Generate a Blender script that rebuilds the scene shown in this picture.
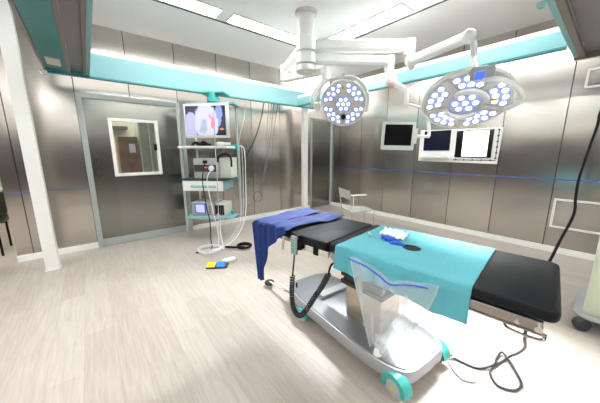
import bpy, bmesh, math, random
from math import sin, cos, radians, pi
from mathutils import Matrix, Vector, Euler
random.seed(7)
for o in list(bpy.data.objects): bpy.data.objects.remove(o)
S = bpy.context.scene; COL = S.collection

# ---------------------------------------------------------------- camera, world, exposure, lights
H = 1.45
cam = bpy.data.objects.new('camera', bpy.data.cameras.new('camera')); COL.objects.link(cam)
cam.location = (0, 0, H)
cam.data.sensor_width = 36; cam.data.lens = 256.32/600*36; cam.data.clip_start = .02
fw = Vector((.62139666, .76011182, -.18999001)); rt = Vector((.77398817, -.63319742, -.00182737)); up = Vector((.12169019, .1459145, .98178432))
cam.rotation_euler = Matrix((rt, up, -fw)).transposed().to_euler()
S.camera = cam
W = bpy.data.worlds.new('world'); S.world = W; W.use_nodes = True
W.node_tree.nodes['Background'].inputs[0].default_value = (.9, .95, 1, 1)
W.node_tree.nodes['Background'].inputs[1].default_value = .3
S.view_settings.view_transform = 'Standard'; S.view_settings.look = 'None'
S.view_settings.exposure = 1.15; S.view_settings.gamma = 1; S.view_settings.use_curve_mapping = False
STRIP = 15.0        # emission strength of the ceiling light strips
LAMP2_W, LAMP1_W = 250, 150

def area(name, loc, rot, sx, sy, power, col=(1, 1, 1)):
    l = bpy.data.lights.new(name, 'AREA'); l.shape = 'RECTANGLE'; l.size = sx; l.size_y = sy; l.energy = power; l.color = col
    o = bpy.data.objects.new(name, l); COL.objects.link(o); o.location = loc; o.rotation_euler = rot; return o
#area('room_light', (.2, -1.6, 3.15), (0, 0, 0), 4.5, 1.2, 50, (1, .98, .95))
area('corridor_light', (.6, 6.6, 2.9), (0, 0, 0), 3, .6, 42, (1, .94, .82))

# ---------------------------------------------------------------- materials
MATS = {}
def nt(name):
    m = bpy.data.materials.new(name); m.use_nodes = True; MATS[name] = m
    return m, m.node_tree.nodes, m.node_tree.links, m.node_tree.nodes['Principled BSDF']
def mat(name, col, rough=.5, metal=0, emit=None, es=0, alpha=1, noise=0, nscale=20, bump=0, spec=None, trans=0, coat=0):
    m, n, l, b = nt(name)
    b.inputs['Base Color'].default_value = (*col, 1); b.inputs['Roughness'].default_value = rough; b.inputs['Metallic'].default_value = metal
    if spec is not None: b.inputs['Specular IOR Level'].default_value = spec
    if emit: b.inputs['Emission Color'].default_value = (*emit, 1); b.inputs['Emission Strength'].default_value = es
    if trans: b.inputs['Transmission Weight'].default_value = trans
    if coat: b.inputs['Coat Weight'].default_value = coat
    b.inputs['Alpha'].default_value = alpha
    if noise or bump:
        tc = n.new('ShaderNodeTexCoord'); nz = n.new('ShaderNodeTexNoise'); nz.inputs['Scale'].default_value = nscale; nz.inputs['Detail'].default_value = 4
        l.new(tc.outputs['Object'], nz.inputs['Vector'])
        if noise:
            cr = n.new('ShaderNodeValToRGB'); l.new(nz.outputs[0], cr.inputs[0])
            cr.color_ramp.elements[0].position = .3; cr.color_ramp.elements[1].position = .7
            cr.color_ramp.elements[0].color = (*[c*(1-noise) for c in col], 1); cr.color_ramp.elements[1].color = (*[min(1, c*(1+noise)) for c in col], 1)
            l.new(cr.outputs[0], b.inputs['Base Color'])
        if bump:
            bp = n.new('ShaderNodeBump'); bp.inputs['Strength'].default_value = bump; bp.inputs['Distance'].default_value = .01
            l.new(nz.outputs[0], bp.inputs['Height']); l.new(bp.outputs[0], b.inputs['Normal'])
    return m

ROT = 0.0
def steel(name, col, rough, scale=(1, 1, 60), rv=.08, cv=.12, aniso=0):
    m, n, l, b = nt(name)
    b.inputs['Metallic'].default_value = 1
    tc = n.new('ShaderNodeTexCoord'); mp = n.new('ShaderNodeMapping'); mp.inputs['Scale'].default_value = scale
    nz = n.new('ShaderNodeTexNoise'); nz.inputs['Scale'].default_value = 3; nz.inputs['Detail'].default_value = 6; nz.inputs['Roughness'].default_value = .7
    l.new(tc.outputs['Object'], mp.inputs[0]); l.new(mp.outputs[0], nz.inputs['Vector'])
    cr = n.new('ShaderNodeValToRGB'); l.new(nz.outputs[0], cr.inputs[0])
    cr.color_ramp.elements[0].position = .3; cr.color_ramp.elements[1].position = .7
    cr.color_ramp.elements[0].color = (*[c*(1-cv) for c in col], 1); cr.color_ramp.elements[1].color = (*[min(1, c*(1+cv)) for c in col], 1)
    geo = n.new('ShaderNodeNewGeometry'); mr0 = n.new('ShaderNodeMapRange'); mr0.inputs['To Min'].default_value = .88; mr0.inputs['To Max'].default_value = 1.08
    l.new(geo.outputs['Random Per Island'], mr0.inputs['Value'])
    mx = n.new('ShaderNodeVectorMath'); mx.operation = 'SCALE'; l.new(cr.outputs[0], mx.inputs[0]); l.new(mr0.outputs[0], mx.inputs['Scale'])
    l.new(mx.outputs[0], b.inputs['Base Color'])
    mr = n.new('ShaderNodeMapRange'); mr.inputs['To Min'].default_value = rough-rv/2; mr.inputs['To Max'].default_value = rough+rv/2
    l.new(nz.outputs[0], mr.inputs['Value']); l.new(mr.outputs[0], b.inputs['Roughness'])
    if aniso:
        cx_ = n.new('ShaderNodeVectorMath'); cx_.operation = 'CROSS_PRODUCT'; cx_.inputs[1].default_value = (0, 0, 1); l.new(geo.outputs['Normal'], cx_.inputs[0])
        l.new(cx_.outputs[0], b.inputs['Tangent']); b.inputs['Anisotropic'].default_value = aniso; b.inputs['Anisotropic Rotation'].default_value = ROT
    nz2 = n.new('ShaderNodeTexNoise'); nz2.inputs['Scale'].default_value = 1.1; nz2.inputs['Detail'].default_value = 1
    mp2 = n.new('ShaderNodeMapping'); mp2.inputs['Scale'].default_value = (2.2, 2.2, .35)
    l.new(tc.outputs['Object'], mp2.inputs[0]); l.new(mp2.outputs[0], nz2.inputs['Vector'])
    bp = n.new('ShaderNodeBump'); bp.inputs['Strength'].default_value = .10; bp.inputs['Distance'].default_value = .02
    l.new(nz2.outputs[0], bp.inputs['Height']); l.new(bp.outputs[0], b.inputs['Normal'])
    return m

def floor_mat():
    m, n, l, b = nt('pale_oak_planks')
    tc = n.new('ShaderNodeTexCoord')
    sp = n.new('ShaderNodeSeparateXYZ'); l.new(tc.outputs['Object'], sp.inputs[0])
    cb = n.new('ShaderNodeCombineXYZ'); l.new(sp.outputs['Y'], cb.inputs['X']); l.new(sp.outputs['X'], cb.inputs['Y'])
    br = n.new('ShaderNodeTexBrick'); br.inputs['Scale'].default_value = 1; br.inputs['Brick Width'].default_value = 1.25; br.inputs['Row Height'].default_value = .19
    br.inputs['Mortar Size'].default_value = .0012; br.inputs['Mortar Smooth'].default_value = .3; br.offset = .37
    br.inputs['Color1'].default_value = (.43, .39, .355, 1); br.inputs['Color2'].default_value = (.50, .46, .425, 1); br.inputs['Mortar'].default_value = (.36, .315, .28, 1)
    l.new(cb.outputs[0], br.inputs['Vector'])
    mp = n.new('ShaderNodeMapping'); mp.inputs['Scale'].default_value = (14, 1.1, 1); l.new(tc.outputs['Object'], mp.inputs[0])
    nz = n.new('ShaderNodeTexNoise'); nz.inputs['Scale'].default_value = 3; nz.inputs['Detail'].default_value = 8; nz.inputs['Roughness'].default_value = .65; nz.inputs['Distortion'].default_value = .6
    l.new(mp.outputs[0], nz.inputs['Vector'])
    cr = n.new('ShaderNodeValToRGB'); l.new(nz.outputs[0], cr.inputs[0])
    cr.color_ramp.elements[0].position = .28; cr.color_ramp.elements[0].color = (.84, .81, .78, 1); cr.color_ramp.elements[1].position = .68; cr.color_ramp.elements[1].color = (1.1, 1.1, 1.1, 1)
    mx = n.new('ShaderNodeMix'); mx.data_type = 'RGBA'; mx.blend_type = 'MULTIPLY'; mx.inputs['Factor'].default_value = 1
    l.new(br.outputs['Color'], mx.inputs['A']); l.new(cr.outputs[0], mx.inputs['B'])
    vo = n.new('ShaderNodeTexVoronoi'); vo.inputs['Scale'].default_value = 2.3
    mp3 = n.new('ShaderNodeMapping'); mp3.inputs['Scale'].default_value = (1, .55, 1); l.new(tc.outputs['Object'], mp3.inputs[0]); l.new(mp3.outputs[0], vo.inputs['Vector'])
    kr = n.new('ShaderNodeValToRGB'); l.new(vo.outputs['Distance'], kr.inputs[0])
    kr.color_ramp.elements[0].position = .012; kr.color_ramp.elements[0].color = (.66, .60, .55, 1); kr.color_ramp.elements[1].position = .06; kr.color_ramp.elements[1].color = (1, 1, 1, 1)
    mk = n.new('ShaderNodeMix'); mk.data_type = 'RGBA'; mk.blend_type = 'MULTIPLY'; mk.inputs['Factor'].default_value = 1
    l.new(mx.outputs['Result'], mk.inputs['A']); l.new(kr.outputs[0], mk.inputs['B'])
    l.new(mk.outputs['Result'], b.inputs['Base Color'])
    b.inputs['Roughness'].default_value = .38; b.inputs['Specular IOR Level'].default_value = .45
    bp = n.new('ShaderNodeBump'); bp.inputs['Strength'].default_value = .12; bp.inputs['Distance'].default_value = .003
    l.new(nz.outputs[0], bp.inputs['Height']); l.new(bp.outputs[0], b.inputs['Normal'])
    return m

def film_mat(name, col, body, rough=.2):
    m, n, l, b = nt(name)
    tr = n.new('ShaderNodeBsdfTransparent'); mx = n.new('ShaderNodeMixShader'); lw = n.new('ShaderNodeLayerWeight'); lw.inputs[0].default_value = .35
    tc = n.new('ShaderNodeTexCoord'); nz = n.new('ShaderNodeTexNoise'); nz.inputs['Scale'].default_value = 9; nz.inputs['Distortion'].default_value = 1.2
    l.new(tc.outputs['Object'], nz.inputs['Vector'])
    mr = n.new('ShaderNodeMapRange'); mr.inputs['To Min'].default_value = body*.5; mr.inputs['To Max'].default_value = body*1.5; l.new(nz.outputs[0], mr.inputs['Value'])
    ad = n.new('ShaderNodeMath'); ad.operation = 'ADD'; ad.use_clamp = True
    ml = n.new('ShaderNodeMath'); ml.operation = 'MULTIPLY'; ml.inputs[1].default_value = .45; l.new(lw.outputs['Facing'], ml.inputs[0])
    l.new(mr.outputs[0], ad.inputs[0]); l.new(ml.outputs[0], ad.inputs[1])
    b.inputs['Base Color'].default_value = (*col, 1); b.inputs['Roughness'].default_value = rough
    bp = n.new('ShaderNodeBump'); bp.inputs['Strength'].default_value = .6; bp.inputs['Distance'].default_value = .02; l.new(nz.outputs[0], bp.inputs['Height']); l.new(bp.outputs[0], b.inputs['Normal'])
    l.new(ad.outputs[0], mx.inputs[0]); l.new(tr.outputs[0], mx.inputs[1]); l.new(b.outputs[0], mx.inputs[2])
    l.new(mx.outputs[0], n['Material Output'].inputs[0]); return m

def endoscope_mat():
    m, n, l, b = nt('endoscope_picture')
    tc = n.new('ShaderNodeTexCoord'); nz = n.new('ShaderNodeTexNoise'); nz.inputs['Scale'].default_value = 3.5; nz.inputs['Detail'].default_value = 5
    l.new(tc.outputs['Generated'], nz.inputs['Vector'])
    sb = n.new('ShaderNodeVectorMath'); sb.operation = 'MULTIPLY_ADD'; sb.inputs[1].default_value = (.28, .28, .28); l.new(nz.outputs['Color'], sb.inputs[0]); l.new(tc.outputs['Generated'], sb.inputs[2])
    sub = n.new('ShaderNodeVectorMath'); sub.operation = 'SUBTRACT'; sub.inputs[1].default_value = (.14, .14, .14); l.new(sb.outputs[0], sub.inputs[0])
    sx = n.new('ShaderNodeSeparateXYZ'); l.new(sub.outputs[0], sx.inputs[0])
    def ell(cx, cz, rx, rz, soft=.15):
        outs = []
        for o, c, r in (('X', cx, rx), ('Z', cz, rz)):
            a = n.new('ShaderNodeMath'); a.operation = 'SUBTRACT'; a.inputs[1].default_value = c; l.new(sx.outputs[o], a.inputs[0])
            d = n.new('ShaderNodeMath'); d.operation = 'DIVIDE'; d.inputs[1].default_value = r; l.new(a.outputs[0], d.inputs[0])
            p = n.new('ShaderNodeMath'); p.operation = 'MULTIPLY'; l.new(d.outputs[0], p.inputs[0]); l.new(d.outputs[0], p.inputs[1]); outs.append(p)
        s = n.new('ShaderNodeMath'); s.operation = 'ADD'; l.new(outs[0].outputs[0], s.inputs[0]); l.new(outs[1].outputs[0], s.inputs[1])
        r = n.new('ShaderNodeMapRange'); r.inputs['From Min'].default_value = 1+soft; r.inputs['From Max'].default_value = 1-soft; l.new(s.outputs[0], r.inputs['Value'])
        return r.outputs[0]
    cur = None
    base = (.012, .012, .05, 1)
    for e, col in ((ell(.12, .30, .16, .5), (.50, .50, .92, 1)), (ell(.52, .45, .30, .62), (.66, .66, .95, 1)), (ell(.42, .3, .09, .25), (.40, .50, .62, 1)),
                   (ell(.84, .72, .07, .4), (.25, .35, .8, 1)), (ell(.66, .42, .06, .2), (.95, .22, .45, 1)), (ell(.62, .62, .05, .1), (.9, .35, .6, 1)), (ell(.92, .22, .07, .035), (.8, .28, .1, 1))):
        mx = n.new('ShaderNodeMix'); mx.data_type = 'RGBA'; l.new(e, mx.inputs['Factor'])
        if cur is None: mx.inputs['A'].default_value = base
        else: l.new(cur, mx.inputs['A'])
        mx.inputs['B'].default_value = col; cur = mx.outputs['Result']
    b.inputs['Base Color'].default_value = (0, 0, 0, 1); b.inputs['Roughness'].default_value = .15
    l.new(cur, b.inputs['Emission Color']); b.inputs['Emission Strength'].default_value = .55
    return m

mat('ceiling_paint', (.86, .87, .86), .6, bump=.03, nscale=60)
mat('canopy_fabric', (.82, .86, .86), .35)
mat('trim_dark', (.10, .12, .12), .5)
mat('white_paint', (.80, .81, .79), .35)
mat('white_lip', (.86, .88, .86), .3)
mat('lamp_white', (.80, .81, .79), .3, coat=.3)
mat('lamp_grey', (.70, .66, .62), .35)
mat('teal_paint', (.26, .50, .53), .35)
mat('teal_dark', (.05, .25, .26), .4)  # darker teal; the outer flange's unlit shade is put into the colour
mat('taupe_metal', (.30, .27, .25), .4, metal=.5)
mat('grey_panel', (.29, .28, .27), .35, metal=.4)
steel('wall_steel', (.57, .535, .50), .22, scale=(1.5, 1.5, 90), cv=.06, aniso=.6)
steel('door_steel', (.29, .29, .265), .24, scale=(1.2, 1.2, 90), cv=.06, aniso=.6)
steel('table_steel', (.52, .49, .46), .25, scale=(4, 4, 120))
steel('pillar_steel', (.50, .43, .35), .3, scale=(1.5, 1.5, 50), rv=.2, cv=.2)
mat('rail_steel', (.40, .37, .345), .3, metal=1)
mat('chrome', (.72, .72, .72), .15, metal=1)
mat('groove', (.045, .045, .05), .6)
mat('base_board', (.86, .86, .84), .45)
mat('frame_grey', (.42, .46, .46), .35, metal=.3)
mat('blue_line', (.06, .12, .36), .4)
floor_mat()
mat('strip_glow', (1, 1, 1), .5, emit=(1, .99, .96), es=STRIP)
mat('added_glow', (.86, .88, .86), .4, emit=(1, 1, .98), es=.55)  # for the added emitters behind the beams
mat('duct_glow', (.86, .88, .86), .4, emit=(1, 1, 1), es=.9)  # duct brightness put in as emission
mat('lip_glow', (.86, .88, .86), .4, emit=(1, 1, .98), es=.3)  # assumed glow of the white beam lip
mat('wall_far', (.06, .052, .048), .6)
mat('wall_white', (.82, .82, .80), .7)
mat('wood_brown', (.22, .095, .04), .5, noise=.35, nscale=6)
mat('beige', (.42, .42, .32), .6)
mat('paper', (.85, .85, .9), .7, emit=None)
mat('pale_glass_cabinet', (.38, .45, .38), .2, noise=.2, nscale=5)
film_mat('window_glass', (.75, .85, .8), .03, .05)
mat('vinyl_black', (.007, .009, .012), .5, spec=.2, bump=.04, nscale=300)
mat('rubber_black', (.022, .022, .024), .55)
mat('plastic_black', (.008, .008, .010), .6, spec=.15)
mat('cable_grey', (.13, .14, .15), .5)
mat('plastic_dark', (.045, .045, .05), .5, spec=.3)
mat('plastic_grey', (.36, .38, .39), .4)
mat('cover_grey', (.27, .29, .31), .28, metal=.6)
mat('plastic_rim', (.40, .41, .43), .3, metal=.3)
mat('wheel_grey', (.42, .43, .42), .4)
mat('teal_cover', (.05, .40, .37), .35)
mat('drape_teal', (.11, .44, .52), .75, noise=.05, nscale=120, bump=.1)
mat('sheet_blue', (.009, .034, .18), .8, noise=.3, nscale=160, bump=.35)
mat('glove_blue', (.02, .10, .70), .4)
mat('tissue_white', (.83, .86, .86), .7)
mat('tape_teal', (.35, .68, .66), .6)
film_mat('clear_film', (.86, .92, .96), .15, .15)
mat('tape_clear', (.62, .74, .80), .3, alpha=.55)
mat('zip_blue', (.01, .08, .75), .4)
mat('monitor_white', (.72, .74, .73), .35)
mat('screen_black', (.008, .008, .010), .12)
mat('screen_navy', (.006, .008, .03), .12)
mat('lightbox_glow', (1, 1, 1), .4, emit=(.95, .98, 1), es=1.0)
mat('blue_screen', (.02, .05, .5), .3, emit=(.04, .10, 1), es=.8)
mat('pale_screen', (.2, .2, .5), .3, emit=(.5, .55, 1), es=.45)
mat('led_base', (.30, .36, .60), .3, emit=(.35, .42, .75), es=.15)
mat('led_lens', (.9, .93, 1), .1, emit=(.80, .87, 1), es=1.1)
mat('label_yellow', (.80, .66, .02), .5)
mat('label_white', (.70, .70, .64), .5)
mat('rust_pink', (.60, .42, .38), .5)
mat('pedal_yellow', (.85, .80, .02), .5)
mat('pedal_blue', (.03, .25, .85), .5)
mat('tube_white', (.78, .80, .80), .4)
mat('tube_grey', (.45, .48, .50), .4)
mat('tube_green', (.50, .68, .40), .4)
mat('device_cream', (.62, .66, .58), .5)
mat('red_led', (.6, .05, .02), .4, emit=(1, .12, .05), es=1.0)
mat('cabinet_cream', (.56, .60, .46), .4)
film_mat('chair_acrylic', (.50, .56, .50), .38, .15)
endoscope_mat()

# ---------------------------------------------------------------- mesh helpers
class MB:
    def __init__(s, M=None): s.bm = bmesh.new(); s.M = M or Matrix(); s.mi = 0; s.mats = []
    def v(s, p): return s.bm.verts.new(s.M @ Vector(p))
    def f(s, vs):
        try: fc = s.bm.faces.new(vs); fc.material_index = s.mi; return fc
        except ValueError: return None
    def use(s, m):
        if m not in s.mats: s.mats.append(m)
        s.mi = s.mats.index(m); return s
    def box(s, x0, x1, y0, y1, z0, z1):
        vs = [s.v((x, y, z)) for z in (z0, z1) for x, y in ((x0, y0), (x1, y0), (x1, y1), (x0, y1))]
        for q in ((3, 2, 1, 0), (4, 5, 6, 7), (0, 1, 5, 4), (1, 2, 6, 5), (2, 3, 7, 6), (3, 0, 4, 7)): s.f([vs[i] for i in q])
        return s
    def rbox(s, x0, x1, y0, y1, z0, z1, r, rt=.012, n=5):
        # rounded rectangle footprint with softened top and bottom edges
        def ring(ins, z):
            rr = max(r-ins, .001); pts = []
            for cx, cy, a0 in ((x1-r, y1-r, 0), (x0+r, y1-r, 90), (x0+r, y0+r, 180), (x1-r, y0+r, 270)):
                for k in range(n+1):
                    a = radians(a0+90*k/n); pts.append(s.v((cx+rr*cos(a), cy+rr*sin(a), z)))
            return pts
        R = [ring(rt, z0), ring(rt*.3, z0+rt*.3), ring(0, z0+rt), ring(0, z1-rt), ring(rt*.3, z1-rt*.3), ring(rt, z1)]
        m = len(R[0])
        for a, b in zip(R, R[1:]):
            for i in range(m): s.f([a[i], a[(i+1) % m], b[(i+1) % m], b[i]])
        s.f(R[0][::-1]); s.f(R[-1]); return s
    def prism(s, poly, z0, z1, axis='z'):
        def P(a, b, c): return {'z': (a, b, c), 'y': (a, c, b), 'x': (c, a, b)}[axis]
        A = [s.v(P(a, b, z0)) for a, b in poly]; B = [s.v(P(a, b, z1)) for a, b in poly]; m = len(poly)
        s.f(A[::-1]); s.f(B)
        for i in range(m): s.f([A[i], A[(i+1) % m], B[(i+1) % m], B[i]])
        return s
    def hexa(s, bot, top):
        A = [s.v(p) for p in bot]; B = [s.v(p) for p in top]; m = len(A)
        s.f(A[::-1]); s.f(B)
        for i in range(m): s.f([A[i], A[(i+1) % m], B[(i+1) % m], B[i]])
        return s
    def lathe(s, prof, p=(0, 0, 0), d=(0, 0, 1), n=24, cap=True):
        d = Vector(d).normalized(); q = d.to_track_quat('Z', 'Y').to_matrix(); p = Vector(p); R = []
        for r, z in prof: R.append([s.v(p+q @ Vector((r*cos(2*pi*k/n), r*sin(2*pi*k/n), z))) for k in range(n)])
        for a, b in zip(R, R[1:]):
            for i in range(n): s.f([a[i], a[(i+1) % n], b[(i+1) % n], b[i]])
        if cap: s.f(R[0][::-1]); s.f(R[-1])
        return s
    def cyl(s, a, b, r, r2=None, n=20):
        a = Vector(a); b = Vector(b); L = (b-a).length
        return s.lathe([(r, 0), (r2 or r, L)], a, b-a, n)
    def ball(s, c, r, sq=1, d=(0, 0, 1), n=12):
        return s.lathe([(max(r*sin(pi*k/8), r*.02), -r*sq*cos(pi*k/8)) for k in range(9)], c, d, n)
    def tube(s, pts, r, n=8, sm=6, rad=None):
        P = [Vector(p) for p in pts]
        if sm > 1 and len(P) > 2:
            Q = []; E = [2*P[0]-P[1]]+P+[2*P[-1]-P[-2]]
            for i in range(1, len(E)-2):
                a, b, c, d = E[i-1:i+3]
                for k in range(sm):
                    t = k/sm; Q.append(.5*((2*b)+(-a+c)*t+(2*a-5*b+4*c-d)*t*t+(-a+3*b-3*c+d)*t**3))
            Q.append(P[-1]); P = Q
        R = []; T = (P[1]-P[0]).normalized(); N = T.orthogonal().normalized()
        for i, p in enumerate(P):
            T2 = (P[min(i+1, len(P)-1)]-P[max(i-1, 0)]).normalized()
            if T2.length < .5: T2 = T
            N = (N-T2*N.dot(T2)).normalized(); B = T2.cross(N); rr = rad(i/(len(P)-1)) if rad else r
            R.append([s.v(p+rr*(cos(2*pi*k/n)*N+sin(2*pi*k/n)*B)) for k in range(n)]); T = T2
        for a, b in zip(R, R[1:]):
            for i in range(n): s.f([a[i], a[(i+1) % n], b[(i+1) % n], b[i]])
        s.f(R[0][::-1]); s.f(R[-1]); return s
    def beam(s, a, b, w0, h0, w1=None, h1=None, upv=(0, 0, 1)):
        # rectangular bar from a to b with width and height that may taper
        a = Vector(a); b = Vector(b); T = (b-a).normalized(); Sd = T.cross(Vector(upv)).normalized(); U = Sd.cross(T)
        w1 = w1 or w0; h1 = h1 or h0; R = []
        for p, w, h in ((a, w0, h0), (b, w1, h1)):
            c = min(w, h)*.22
            R.append([s.v(p+Sd*x+U*y) for x, y in ((w/2-c, -h/2), (w/2, -h/2+c), (w/2, h/2-c), (w/2-c, h/2), (-w/2+c, h/2), (-w/2, h/2-c), (-w/2, -h/2+c), (-w/2+c, -h/2))])
        for i in range(8): s.f([R[0][i], R[0][(i+1) % 8], R[1][(i+1) % 8], R[1][i]])
        s.f(R[0][::-1]); s.f(R[1]); return s
    def build(s, name, m=None, parent=None, bevel=0, smooth=True, kind=None):
        if m: s.mats = [m]+[x for x in s.mats if x != m] if not s.mats else s.mats
        me = bpy.data.meshes.new(name)
        root = parent
        while root is not None and root.parent is not None: root = root.parent
        if root is not None:
            Mi = root.matrix_basis.inverted(); s.bm.transform(Mi)
        bmesh.ops.recalc_face_normals(s.bm, faces=s.bm.faces)
        s.bm.to_mesh(me); s.bm.free()
        for x in s.mats: me.materials.append(MATS[x])
        o = bpy.data.objects.new(name, me); COL.objects.link(o); o.parent = parent
        if bevel:
            b = o.modifiers.new('bevel', 'BEVEL'); b.width = bevel; b.segments = 2; b.limit_method = 'ANGLE'; b.angle_limit = radians(40)
        if smooth:
            me.polygons.foreach_set('use_smooth', [True]*len(me.polygons))
            try: me.set_sharp_from_angle(angle=radians(35))
            except Exception: pass
        if kind: o['kind'] = kind
        return o
def thing(name, label, cat, loc=(0, 0, 0), rz=0, group=None):
    o = bpy.data.objects.new(name, None); COL.objects.link(o); o.location = loc; o.rotation_euler = (0, 0, rz); o.empty_display_size = .1
    o.matrix_basis = Matrix.Translation(loc) @ Matrix.Rotation(rz, 4, 'Z')
    o['label'] = label; o['category'] = cat
    if group: o['group'] = group
    return o
def tag(o, label, cat, group=None):
    o['label'] = label; o['category'] = cat
    if group: o['group'] = group
    return o
def recentre(o, loc):
    loc = Vector(loc); o.data.transform(Matrix.Translation(-loc)); o.location = loc; return o

XR, YB, ZC = 5.12, 4.91, 3.21       # right wall, back wall, ceiling
# ================================================================ THE SETTING
o = MB().box(-3.3, XR+.1, -3.1, 8.1, -.1, 0).build('floor', 'pale_oak_planks', kind='structure', smooth=False)
o = MB().box(-3.3, XR+.1, -3.1, YB, ZC, ZC+.1).build('ceiling', 'ceiling_paint', kind='structure', smooth=False)
# right wall: steel panels 0.69 m wide over a dark backing
def panels(mb, axis, edges, z0, z1, face, depth, gap=.010):
    for a, b in zip(edges, edges[1:]):
        if axis == 'y': mb.box(face, face+depth, a+gap/2, b-gap/2, z0, z1)
        else: mb.box(a+gap/2, b-gap/2, face, face+depth, z0, z1)
ed = [-3.0]+[-2.92+.688*k for k in range(1, 12)]
ed = [-3.0, -2.23, -1.54, -.85, -.16, .525, 1.215, 1.90, 2.60, 3.285, 3.95, 4.62, 4.905]
w = MB(); w.use('wall_steel'); panels(w, 'y', ed, 0, ZC, XR, .03); w.use('groove'); w.box(XR+.02, XR+.12, -3.0, 4.91, 0, ZC)
w.build('wall_right', kind='structure', smooth=False)
# back wall with the door opening and a sealed second doorway by the corner
w = MB(); w.use('wall_steel')
low = [-.89, -.73, -.03]
panels(w, 'x', low, 0, ZC, YB, .03)
panels(w, 'x', [-.03, .62, 1.31], 2.27, ZC, YB, .03)
panels(w, 'x', [1.31, 2.03, 2.72, 3.43, 4.08, 4.36], 0, ZC, YB, .03)
panels(w, 'x', [4.36, 5.10], 2.27, ZC, YB, .03)
w.use('groove'); w.box(-.885, -.03, YB+.02, YB+.12, 0, ZC); w.box(-.03, 1.36, YB+.02, YB+.12, 2.27, ZC); w.box(1.36, 5.12, YB+.02, YB+.12, 0, ZC)
w.build('wall_back', kind='structure', smooth=False)
MB().use('wall_far').box(-3.12, -3.0, -3.0, 8.0, 0, 2.15).use('wall_white').box(-3.12, -3.0, -3.0, 8.0, 2.15, ZC).build('wall_left', None, kind='structure', smooth=False)
w = MB(); w.use('wall_far'); w.box(-3.0, 5.12, -3.1, -3.0, 0, 2.15); w.use('wall_white'); w.box(-3.0, 5.12, -3.1, -3.0, 2.15, ZC)
w.build('wall_front', kind='structure', smooth=False)
# corridor behind the back wall
MB().box(-3.0, 5.2, 7.9, 8.0, 0, 3.0).build('wall_corridor', 'beige', kind='structure', smooth=False)
MB().box(2.5, 2.6, YB+.12, 7.9, 0, 3.0).build('wall_corridor_end', 'wall_white', kind='structure', smooth=False)
MB().box(-3.0, 5.2, YB+.12, 8.0, 3.0, 3.1).build('ceiling_corridor', 'ceiling_paint', kind='structure', smooth=False)
# skirting
MB().box(-.89, -.03, YB-.015, YB, 0, .085).box(1.38, 4.34, YB-.015, YB, 0, .085).build('baseboard_back', 'base_board', kind='structure', smooth=False)
MB().box(XR-.015, XR, -3.0, 4.9, 0, .085).build('baseboard_right', 'base_board', kind='structure', smooth=False)
MB().box(XR-.003, XR, -3.0, 4.7, 1.05, 1.068).build('blue_reflection_1', 'blue_line', kind='structure', smooth=False)  # blue line taken for an LED reflection, laid on as a coloured strip
MB().box(-.89, -.05, YB-.002, YB, .928, .937).build('blue_reflection_2', 'blue_line', kind='structure', smooth=False)  # fainter piece of the same reflected line, also a coloured strip
# sliding steel door
d = MB(); d.use('frame_grey')
d.box(-.03, .035, YB-.05, YB+.02, 0, 2.27); d.box(1.30, 1.38, YB-.05, YB+.02, 0, 2.27); d.box(.035, 1.30, YB-.05, YB+.02, 2.20, 2.27)
door = d.build('door_1', kind='structure', bevel=.004)
wx0, wx1, wz0, wz1 = .31, .955, 1.09, 1.95
d = MB(); y0, y1 = YB-.012, YB+.04
d.box(.037, wx0, y0, y1, .12, 2.198); d.box(wx1, 1.298, y0, y1, .12, 2.198); d.box(wx0, wx1, y0, y1, .12, wz0); d.box(wx0, wx1, y0, y1, wz1, 2.198)
leaf = d.build('door_leaf', 'door_steel', door, smooth=False)
MB().box(.037, 1.298, YB-.03, YB+.04, 0.005, .118).build('kick_rail', 'frame_grey', door, bevel=.004)
d = MB(); t = .035
d.box(wx0-.01, wx0+t, y0-.012, y1, wz0-.01, wz1+.01); d.box(wx1-t, wx1+.01, y0-.012, y1, wz0-.01, wz1+.01); d.box(wx0+t, wx1-t, y0-.012, y1, wz0-.01, wz0+t); d.box(wx0+t, wx1-t, y0-.012, y1, wz1-t, wz1+.01)
wf = d.build('window_frame', 'white_paint', leaf, bevel=.003)
MB().box(wx0+t, wx1-t, y0+.01, y0+.016, wz0+t, wz1-t).build('window_pane', 'window_glass', wf, smooth=False)
MB().box(wx1-t-.045, wx1-t, y0-.02, y0, 1.48, 1.58).build('latch', 'plastic_black', leaf, bevel=.004)
d = MB(); d.box(.085, .125, y0-.006, y0, 1.08, 1.22)
for z in (1.12, 1.18, 1.30, 1.38): d.cyl((.105, y0-.004, z), (.105, y0-.02, z), .014, n=12)
d.build('door_handle', 'plastic_dark', leaf)
# second doorway
d = MB(); d.use('frame_grey'); d.box(4.36, 4.40, YB-.02, YB+.02, 0, 2.27); d.box(4.40, 5.05, YB-.02, YB+.02, 2.22, 2.27); d.box(5.05, 5.10, YB-.02, YB+.02, 0, 2.27)
d2 = d.build('door_2', kind='structure', bevel=.003)
MB().box(4.402, 5.048, YB-.006, YB+.02, .01, 2.218).build('door_leaf', 'door_steel', d2, smooth=False)

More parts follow.
